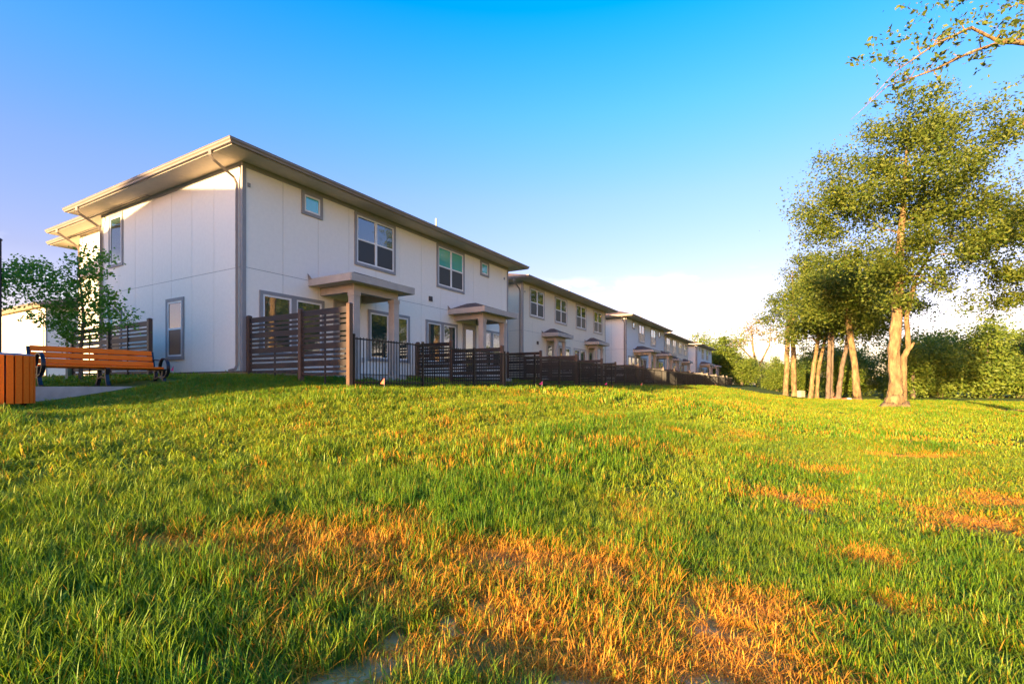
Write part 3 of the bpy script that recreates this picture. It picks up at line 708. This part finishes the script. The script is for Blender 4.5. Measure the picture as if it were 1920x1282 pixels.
# overhanging bough of a tree that stands outside the frame on the right
tree('bough_tree', (20.6, 17.0), 'sparse-leaved bough reaching in from a tree beyond the top right corner', 'tree',
     [[(0, 0, -.2, .7), (0, 0, .5, .45), (.1, 0, 6, .38), (0, 0, 11.0, .3), (.3, 0, 15, .1)],
      [(0, 0, 11.0, .22), (-1.2, -.3, 12.35, .16), (-2.6, -.6, 12.75, .125), (-4.2, -.8, 12.75, .10), (-4.7, -.85, 12.7, .09)],
      [(-4.7, -.85, 12.7, .075), (-5.7, -.9, 13.15, .06), (-7.0, -1, 12.5, .04), (-8.3, -1.1, 11.6, .02), (-9.2, -1.1, 10.6, .008)],
      [(-4.7, -.85, 12.7, .07), (-5.7, -.9, 12.35, .055), (-7.0, -1.0, 11.7, .04), (-8.6, -1.1, 11.1, .02), (-9.8, -1.2, 10.0, .008)],
      [(-1.2, -.3, 12.3, .1), (-2.0, -.4, 11.6, .06), (-2.9, -.5, 10.6, .04), (-3.6, -.5, 10.2, .02)],
      [(-3.0, -.7, 12.75, .08), (-3.4, -.7, 13.8, .05), (-4.2, -.7, 14.9, .02)]],
     [(-6.5, -1, 12.9, 2.6, .9, 1.2), (-8.2, -1.1, 11.6, 1.7, .7, 1.0), (-2.8, -.6, 11.0, 1.2, .7, 1.0), (-4.0, -.7, 13.8, 1.8, .8, .9), (2, 0, 14.5, 2, 2, 1.5)],
     240, 15, .16, .2, LEAF_A, BARK, 16, .28, twig=.012, asp=.55, attach=.5, droop=.3, trunk_n=8, shell=.45, tr_=.75)
# small staked tree by the bench
SY = 12.6
st_ = tree('young_tree', (-10.95, SY), 'young staked tree with bright green leaves behind the bench', 'tree',
     [[(0, 0, -.1, .05), (0, 0, .9, .04), (.05, .03, 1.6, .034), (0, 0, 2.4, .022), (-.1, 0, 3.2, .008)]],
     [(-.1, 0, 1.85, 1.0, .8, .85), (-.75, 0, 2.5, .9, .7, .55), (.2, 0, 2.95, .6, .5, .65), (.85, -.1, 1.65, .55, .5, .55), (-1.3, 0, 2.8, .55, .5, .4), (-.7, 0, 1.4, .5, .5, .4)],
     165, 42, .09, .21, LEAF_C, BARK2, 21, .2, twig=.006, asp=.6, attach=.35, flat=.6)
stk = thing('tree_stake', (-11.5, SY+.2, gz1(-11.5, SY+.2)), 0, 'pale wooden stake beside the young tree', 'stake')
MB().tube([(0, 0, -.2), (.03, 0, 1.35)], .028, 6).build('stake', mat('pale_wood', (.5, .4, .27), .8), stk)
stk2 = thing('tree_stake', (-12.6, 12.4, gz1(-12.6, 12.4)), 0, 'leafy branch end of a street tree at the left edge', 'tree')
bpy.data.objects.remove(stk2)
tree('young_tree', (-13.9, 12.7), 'young tree mostly beyond the left edge, its leaves beside the pole', 'tree',
     [[(0, 0, -.1, .05), (0, 0, 1.2, .04), (.1, 0, 2.4, .025), (.1, 0, 3.3, .008)]],
     [(.2, 0, 2.6, 1.1, .8, .8), (.8, 0, 2.9, .7, .6, .5)], 50, 48, .10, .22, LEAF_C, BARK2, 22, .22, twig=.006, asp=.6, attach=.4, flat=.6)
# thicket: bushy trees, three shapes, copied with their parts
protos = []
def bushy(seed, leafm, n=34):
    r0 = np.random.default_rng(seed)
    env = [(r0.uniform(-2.2, 2.2), r0.uniform(-1.5, 1.5), r0.uniform(2.2, 6.4), r0.uniform(1.8, 2.8), r0.uniform(1.8, 2.4), r0.uniform(1.5, 2.4)) for _ in range(6)]+[(0, 0, 1.6, 3.0, 2.4, 1.6)]
    return env
G = 'thicket beyond the field'
P = [tree('bushy_tree', (0, 200), 'x', 'tree', [[(0, 0, -.3, .3), (0, 0, 2, .22), (.2, 0, 6, .06)]], bushy(sd, LEAF_B), 75, 190, .30, 1.1, LEAF_B, BARK2, sd, .8, G, flat=.75, attach=.1, shell=.33, upb=.0) for sd in (31, 32, 33)]
spots = [(48.5, 60, 1.0), (53.5, 62, 1.1), (58.5, 61, 1.18), (63.5, 62, 1.22), (69, 63, 1.3), (75, 64, 1.25), (80, 66, 1.3), (57, 68, 1.15), (66, 70, 1.3), (44, 68, .95), (50, 72, 1.0),
         (55, 84, .95), (60, 88, 1.0), (52, 90, .85), (47, 88, .8), (44, 95, .8), (57, 96, 1.0), (66, 84, 1.1),
         (47, 112, .72), (51, 108, .8), (43.5, 104, .6), (54, 118, .8), (58, 112, .8), (62, 106, .9), (41, 98, 1.25), (45, 116, .7), (39.5, 103, 1.3)]
desc = ['bushy green thicket tree %s' % w for w in (
    'just right of the largest trunk', 'second right of the largest trunk', 'third right of the largest trunk', 'rounded, fourth right of the largest trunk', 'tall, near the right edge', 'tall, at the right edge', 'beyond the right edge', 'rising behind the third one right of the trunk', 'rising behind the right-hand thicket', 'directly behind the largest trunk', 'dark, behind and right of the largest trunk',
    'between the largest and the leaning trunk', 'right of the leaning trunk, far back', 'behind the leaning trunk', 'behind the triple trunks', 'between the slim and triple trunks, far back', 'far back between leaning and largest trunks', 'far back behind the largest trunk',
    'low, left of the twin trunks', 'low, behind the twin trunks', 'low, nearest the end of the fence', 'low, far behind the slim trunks', 'low, far behind the triple trunks', 'low, far behind the leaning trunk', 'behind the last house', 'low, farthest left beyond the field', 'tall, at the far end of the row of houses')]
for i, ((x, y, s_), lb) in enumerate(zip(spots, desc)):
    loc = (x, y, gz1(x, y)-.1); rz = rnd.uniform(0, 6.28); sc = (s_*rnd.uniform(.9, 1.1), s_*rnd.uniform(.9, 1.1), s_*rnd.uniform(.9, 1.05))
    if i < 3: P[i].location = loc; P[i].rotation_euler = (0, 0, rz); P[i].scale = sc; P[i]['label'] = lb
    else: copy_thing(P[i % 3], loc, sc, rz, lb)
tree('bare_tree', (54.5, 110), 'sparse brownish tree in the distance left of the twin trunks', 'tree',
     [[(0, 0, -.2, .5), (0, 0, 4, .35), (-1, 0, 8, .22), (-1.5, 0, 14, .05)], [(0, 0, 4, .25), (2.5, 0, 9, .15), (3, 0, 14, .04)], [(0, 0, 5, .2), (-4, 0, 9, .12), (-6, 0, 12, .04)]],
     [(-1, 0, 12.5, 3.5, 3, 3.2), (3, 0, 11, 3, 3, 3), (-5, 0, 10, 2.8, 3, 2.6)], 70, 34, .42, 1.1, LEAF_D, BARK, 17, 1.0)
# low rubble bank far behind the trunks
rb = MB(); rr = random.Random(3)
RUB = thing('rubble_bank', (56, 98, gz1(56, 98)), 0, 'low pinkish rubble bank far behind the tree trunks', 'rubble')
RUBM = mat('pink_stone', (.50, .34, .27), .9, .25, 2, .4)
for i in range(60):
    x = rr.uniform(-7, 7); h = max(.3, 2.0-abs(x)*.22)*rr.uniform(.4, 1); w = rr.uniform(.4, 1.1)
    c = [(x+dx*w*rr.uniform(.6, 1.1), rr.uniform(-.3, .3)+dy*w*rr.uniform(.6, 1.1), -.3) for dx, dy in ((-.5, -.5), (.5, -.5), (.5, .5), (-.5, .5))]
    tpp = [(a+(x-a)*rr.uniform(.2, .5), b*.7, h*rr.uniform(.8, 1.1)) for a, b, _ in c]
    rs1 = MB().hexa(c, tpp).build('stone', RUBM, RUB)

# ------------------------------------------------------------ grass: real blades, instanced in tufts
def tuft(name, nb, spread, hmin, hmax, wid, bend, seed):
    rg = np.random.default_rng(seed); V = []; F = []; tip = []
    for i in range(nb):
        a = rg.uniform(0, 6.283); r = spread*math.sqrt(rg.uniform()); bx0, by0 = r*math.cos(a), r*math.sin(a)
        h = rg.uniform(hmin, hmax); th = rg.uniform(0, 6.283); lean = rg.uniform(.1, bend); w = wid*rg.uniform(.7, 1.3)
        fx, fy = math.cos(th), math.sin(th); px, py = -fy*w/2, fx*w/2; b = len(V)
        for f, ww in ((0, .8), (.45, 1.0), (.78, .7)):
            o = lean*h*f*f; z = h*f*(1-.25*lean*f)
            V += [(bx0+fx*o+px*ww, by0+fy*o+py*ww, z), (bx0+fx*o-px*ww, by0+fy*o-py*ww, z)]; tip += [f, f]
        o = lean*h; V.append((bx0+fx*o, by0+fy*o, h*(1-.3*lean))); tip.append(1)
        F += [(b, b+1, b+3), (b, b+3, b+2), (b+2, b+3, b+5), (b+2, b+5, b+4), (b+4, b+5, b+6)]
    me = bpy.data.meshes.new(name); me.from_pydata(V, [], F); me.materials.append(GRASSM)
    at = me.attributes.new('tipf', 'FLOAT', 'POINT'); at.data.foreach_set('value', np.array(tip, np.float32))
    return bpy.data.objects.new(name, me)
GRASSM = bpy.data.materials.new('grass_blades'); GRASSM.use_nodes = True; t = GRASSM.node_tree; t.nodes.clear()
out = N(t, 'ShaderNodeOutputMaterial'); ad = N(t, 'ShaderNodeAttribute', attribute_type='INSTANCER', attribute_name='dry')
ar = N(t, 'ShaderNodeAttribute', attribute_type='INSTANCER', attribute_name='rnd'); atp = N(t, 'ShaderNodeAttribute', attribute_name='tipf')
geo = N(t, 'ShaderNodeNewGeometry')
rG = N(t, 'ShaderNodeValToRGB'); e = rG.color_ramp.elements
e[0].color = (.04, .155, .006, 1); e[1].color = (.245, .315, .02, 1); e[0].position = .1; e[1].position = .9
rD = N(t, 'ShaderNodeValToRGB'); e = rD.color_ramp.elements
e[0].color = (.56, .22, .02, 1); e[1].color = (.78, .42, .07, 1)
addm = N(t, 'ShaderNodeMath', operation='ADD'); mulr = N(t, 'ShaderNodeMath', operation='MULTIPLY'); mulr.inputs[1].default_value = .35
t.links.new(geo.outputs['Random Per Island'], mulr.inputs[0]); mul2 = N(t, 'ShaderNodeMath', operation='MULTIPLY'); mul2.inputs[1].default_value = .65
t.links.new(ar.outputs['Fac'], mul2.inputs[0]); t.links.new(mulr.outputs[0], addm.inputs[0]); t.links.new(mul2.outputs[0], addm.inputs[1])
t.links.new(addm.outputs[0], rG.inputs[0]); t.links.new(geo.outputs['Random Per Island'], rD.inputs[0])
# a tuft is dry where its own random value falls under its dryness
gt = N(t, 'ShaderNodeMath', operation='SUBTRACT'); t.links.new(ad.outputs['Fac'], gt.inputs[0]); t.links.new(geo.outputs['Random Per Island'], gt.inputs[1])
gm = N(t, 'ShaderNodeMapRange'); gm.inputs[1].default_value = -.12; gm.inputs[2].default_value = .12; t.links.new(gt.outputs[0], gm.inputs[0])
mxd = N(t, 'ShaderNodeMix', data_type='RGBA'); t.links.new(gm.outputs[0], mxd.inputs[0]); t.links.new(rG.outputs[0], mxd.inputs[6]); t.links.new(rD.outputs[0], mxd.inputs[7])
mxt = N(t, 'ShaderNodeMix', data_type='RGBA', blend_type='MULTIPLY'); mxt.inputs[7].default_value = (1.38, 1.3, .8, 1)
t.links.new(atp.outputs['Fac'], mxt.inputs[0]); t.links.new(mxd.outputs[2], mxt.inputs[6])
pd = N(t, 'ShaderNodeBsdfPrincipled'); pd.inputs['Roughness'].default_value = .5; pd.inputs['Specular IOR Level'].default_value = .35
tl = N(t, 'ShaderNodeBsdfTranslucent'); ms = N(t, 'ShaderNodeMixShader'); ms.inputs[0].default_value = .4
t.links.new(mxt.outputs[2], pd.inputs['Base Color']); t.links.new(mxt.outputs[2], tl.inputs[0]); t.links.new(pd.outputs[0], ms.inputs[1]); t.links.new(tl.outputs[0], ms.inputs[2]); t.links.new(ms.outputs[0], out.inputs[0])

def scatter(name, label, n, r0, r1, tufts, hscale, seed, half=1.15, keep=None):
    rg = np.random.default_rng(seed)
    rr_ = np.sqrt(rg.uniform(r0*r0, r1*r1, n)); th = rg.uniform(-half, half, n); x = rr_*np.sin(th); y = rr_*np.cos(th)
    s, q = sq(x, y)
    ok = ~((q < .05) & (s > -.1) & (s < 95) & (q > -15))
    # keep off the bench pad, bin and porch slabs
    ok &= ~((s > -5.0) & (s < -1.8) & (q < .85) & (q > -.45)); ok &= np.hypot(x-cxb, y-cyb) > .3
    if keep is not None: ok &= keep(x, y, s, q)
    bare = field(x, y, BARE, .5); dry = field(x, y, DRY, 1.3, 1.0)
    ok &= rg.uniform(0, 1, n) > bare*.3; dry = np.maximum(dry, bare)
    x, y, s, q, dry, rr_, bare = x[ok], y[ok], s[ok], q[ok], dry[ok], rr_[ok], bare[ok]; n = len(x)
    streak = fbm(s*.12+3, q*.9, 21)                  # mowing ridges along the bank
    lush = np.clip((fbm(x*.5, y*.5, 40)*.45+streak*.9-.45)*2.4, 0, 1)
    z = gz(x, y)
    tall = .65+.75*lush; tall *= np.where((q < 5.2) & (s > -6), .42, 1.0); tall *= (1-.55*dry)*(1-.5*bare)
    tall *= np.where(q > 13, .75, 1.0)
    dryall = np.clip(dry*.95+np.clip(fbm(x*.8, y*.8, 77)-.55, 0, 1)*np.where(q > 14, .7, 1.3)*(q > 4)+.02, 0, 1)
    me = bpy.data.meshes.new(name); me.vertices.add(n); me.vertices.foreach_set('co', np.stack([x, y, z-.005], 1).astype(np.float32).ravel())
    def attr(nm, arr, ty='FLOAT'):
        a = me.attributes.new(nm, ty, 'POINT'); a.data.foreach_set('vector' if ty == 'FLOAT_VECTOR' else 'value', arr.ravel())
    sc = hscale*rg.uniform(.7, 1.3, n)
    attr('scl', np.stack([hscale*rg.uniform(.9, 1.2, n), hscale*rg.uniform(.9, 1.2, n), sc*tall], 1).astype(np.float32), 'FLOAT_VECTOR')
    attr('rotv', np.stack([rg.normal(0, .12, n), rg.normal(0, .12, n), rg.uniform(0, 6.283, n)], 1).astype(np.float32), 'FLOAT_VECTOR')
    attr('dry', dryall.astype(np.float32))
    attr('rnd', np.clip(1-lush*.8+rg.normal(0, .12, n), 0, 1).astype(np.float32))
    attr('pick', rg.integers(0, len(tufts), n).astype(np.int32), 'INT')
    me.materials.append(GRASSM)
    o = link(name, me); tag(o, label, 'grass', kind='stuff')
    ng = bpy.data.node_groups.new(name, 'GeometryNodeTree')
    ng.interface.new_socket('Geometry', in_out='INPUT', socket_type='NodeSocketGeometry'); ng.interface.new_socket('Geometry', in_out='OUTPUT', socket_type='NodeSocketGeometry')
    gi = ng.nodes.new('NodeGroupInput'); go = ng.nodes.new('NodeGroupOutput'); ip = ng.nodes.new('GeometryNodeInstanceOnPoints'); jn = ng.nodes.new('GeometryNodeJoinGeometry')
    for tf in reversed(tufts):
        oi = ng.nodes.new('GeometryNodeObjectInfo'); oi.inputs['Object'].default_value = tf; oi.inputs['As Instance'].default_value = True
        ng.links.new(oi.outputs['Geometry'], jn.inputs[0])
    def na(nm, ty):
        a = ng.nodes.new('GeometryNodeInputNamedAttribute'); a.data_type = ty; a.inputs['Name'].default_value = nm; return a.outputs['Attribute']
    ng.links.new(gi.outputs[0], ip.inputs['Points']); ng.links.new(jn.outputs[0], ip.inputs['Instance']); ip.inputs['Pick Instance'].default_value = True
    ng.links.new(na('pick', 'INT'), ip.inputs['Instance Index']); ng.links.new(na('rotv', 'FLOAT_VECTOR'), ip.inputs['Rotation']); ng.links.new(na('scl', 'FLOAT_VECTOR'), ip.inputs['Scale'])
    ng.links.new(ip.outputs[0], go.inputs[0])
    md = o.modifiers.new('tufts', 'NODES'); md.node_group = ng
    return o
near_t = [tuft('grass_tuft', 34, .075, .04, .16, .0042, 1.0, 100+i) for i in range(4)]
mid_t = [tuft('grass_tuft', 32, .12, .06, .18, .008, 1.0, 110+i) for i in range(4)]
far_t = [tuft('grass_tuft', 30, .30, .10, .20, .022, .8, 120+i) for i in range(3)]
scatter('near_grass', 'short grass and dry stubble at the front of the lawn', 11000, .7, 6.0, near_t, 1.0, 1, 1.25)
scatter('bank_grass', 'longer green grass on the bank below the fence', 24000, 5.8, 16, mid_t, 1.0, 2)
scatter('field_grass', 'grass of the wide field running back to the trees', 34000, 15.5, 62, far_t, 1.0, 3, 1.0)

weed_t = [tuft('weed_tuft', 11, .03, .05, .12, .020, 1.5, 130+i) for i in range(3)]
scatter('weeds', 'broad-leaved weeds among the front grass', 420, .8, 7.0, weed_t, 1.0, 4, 1.2)
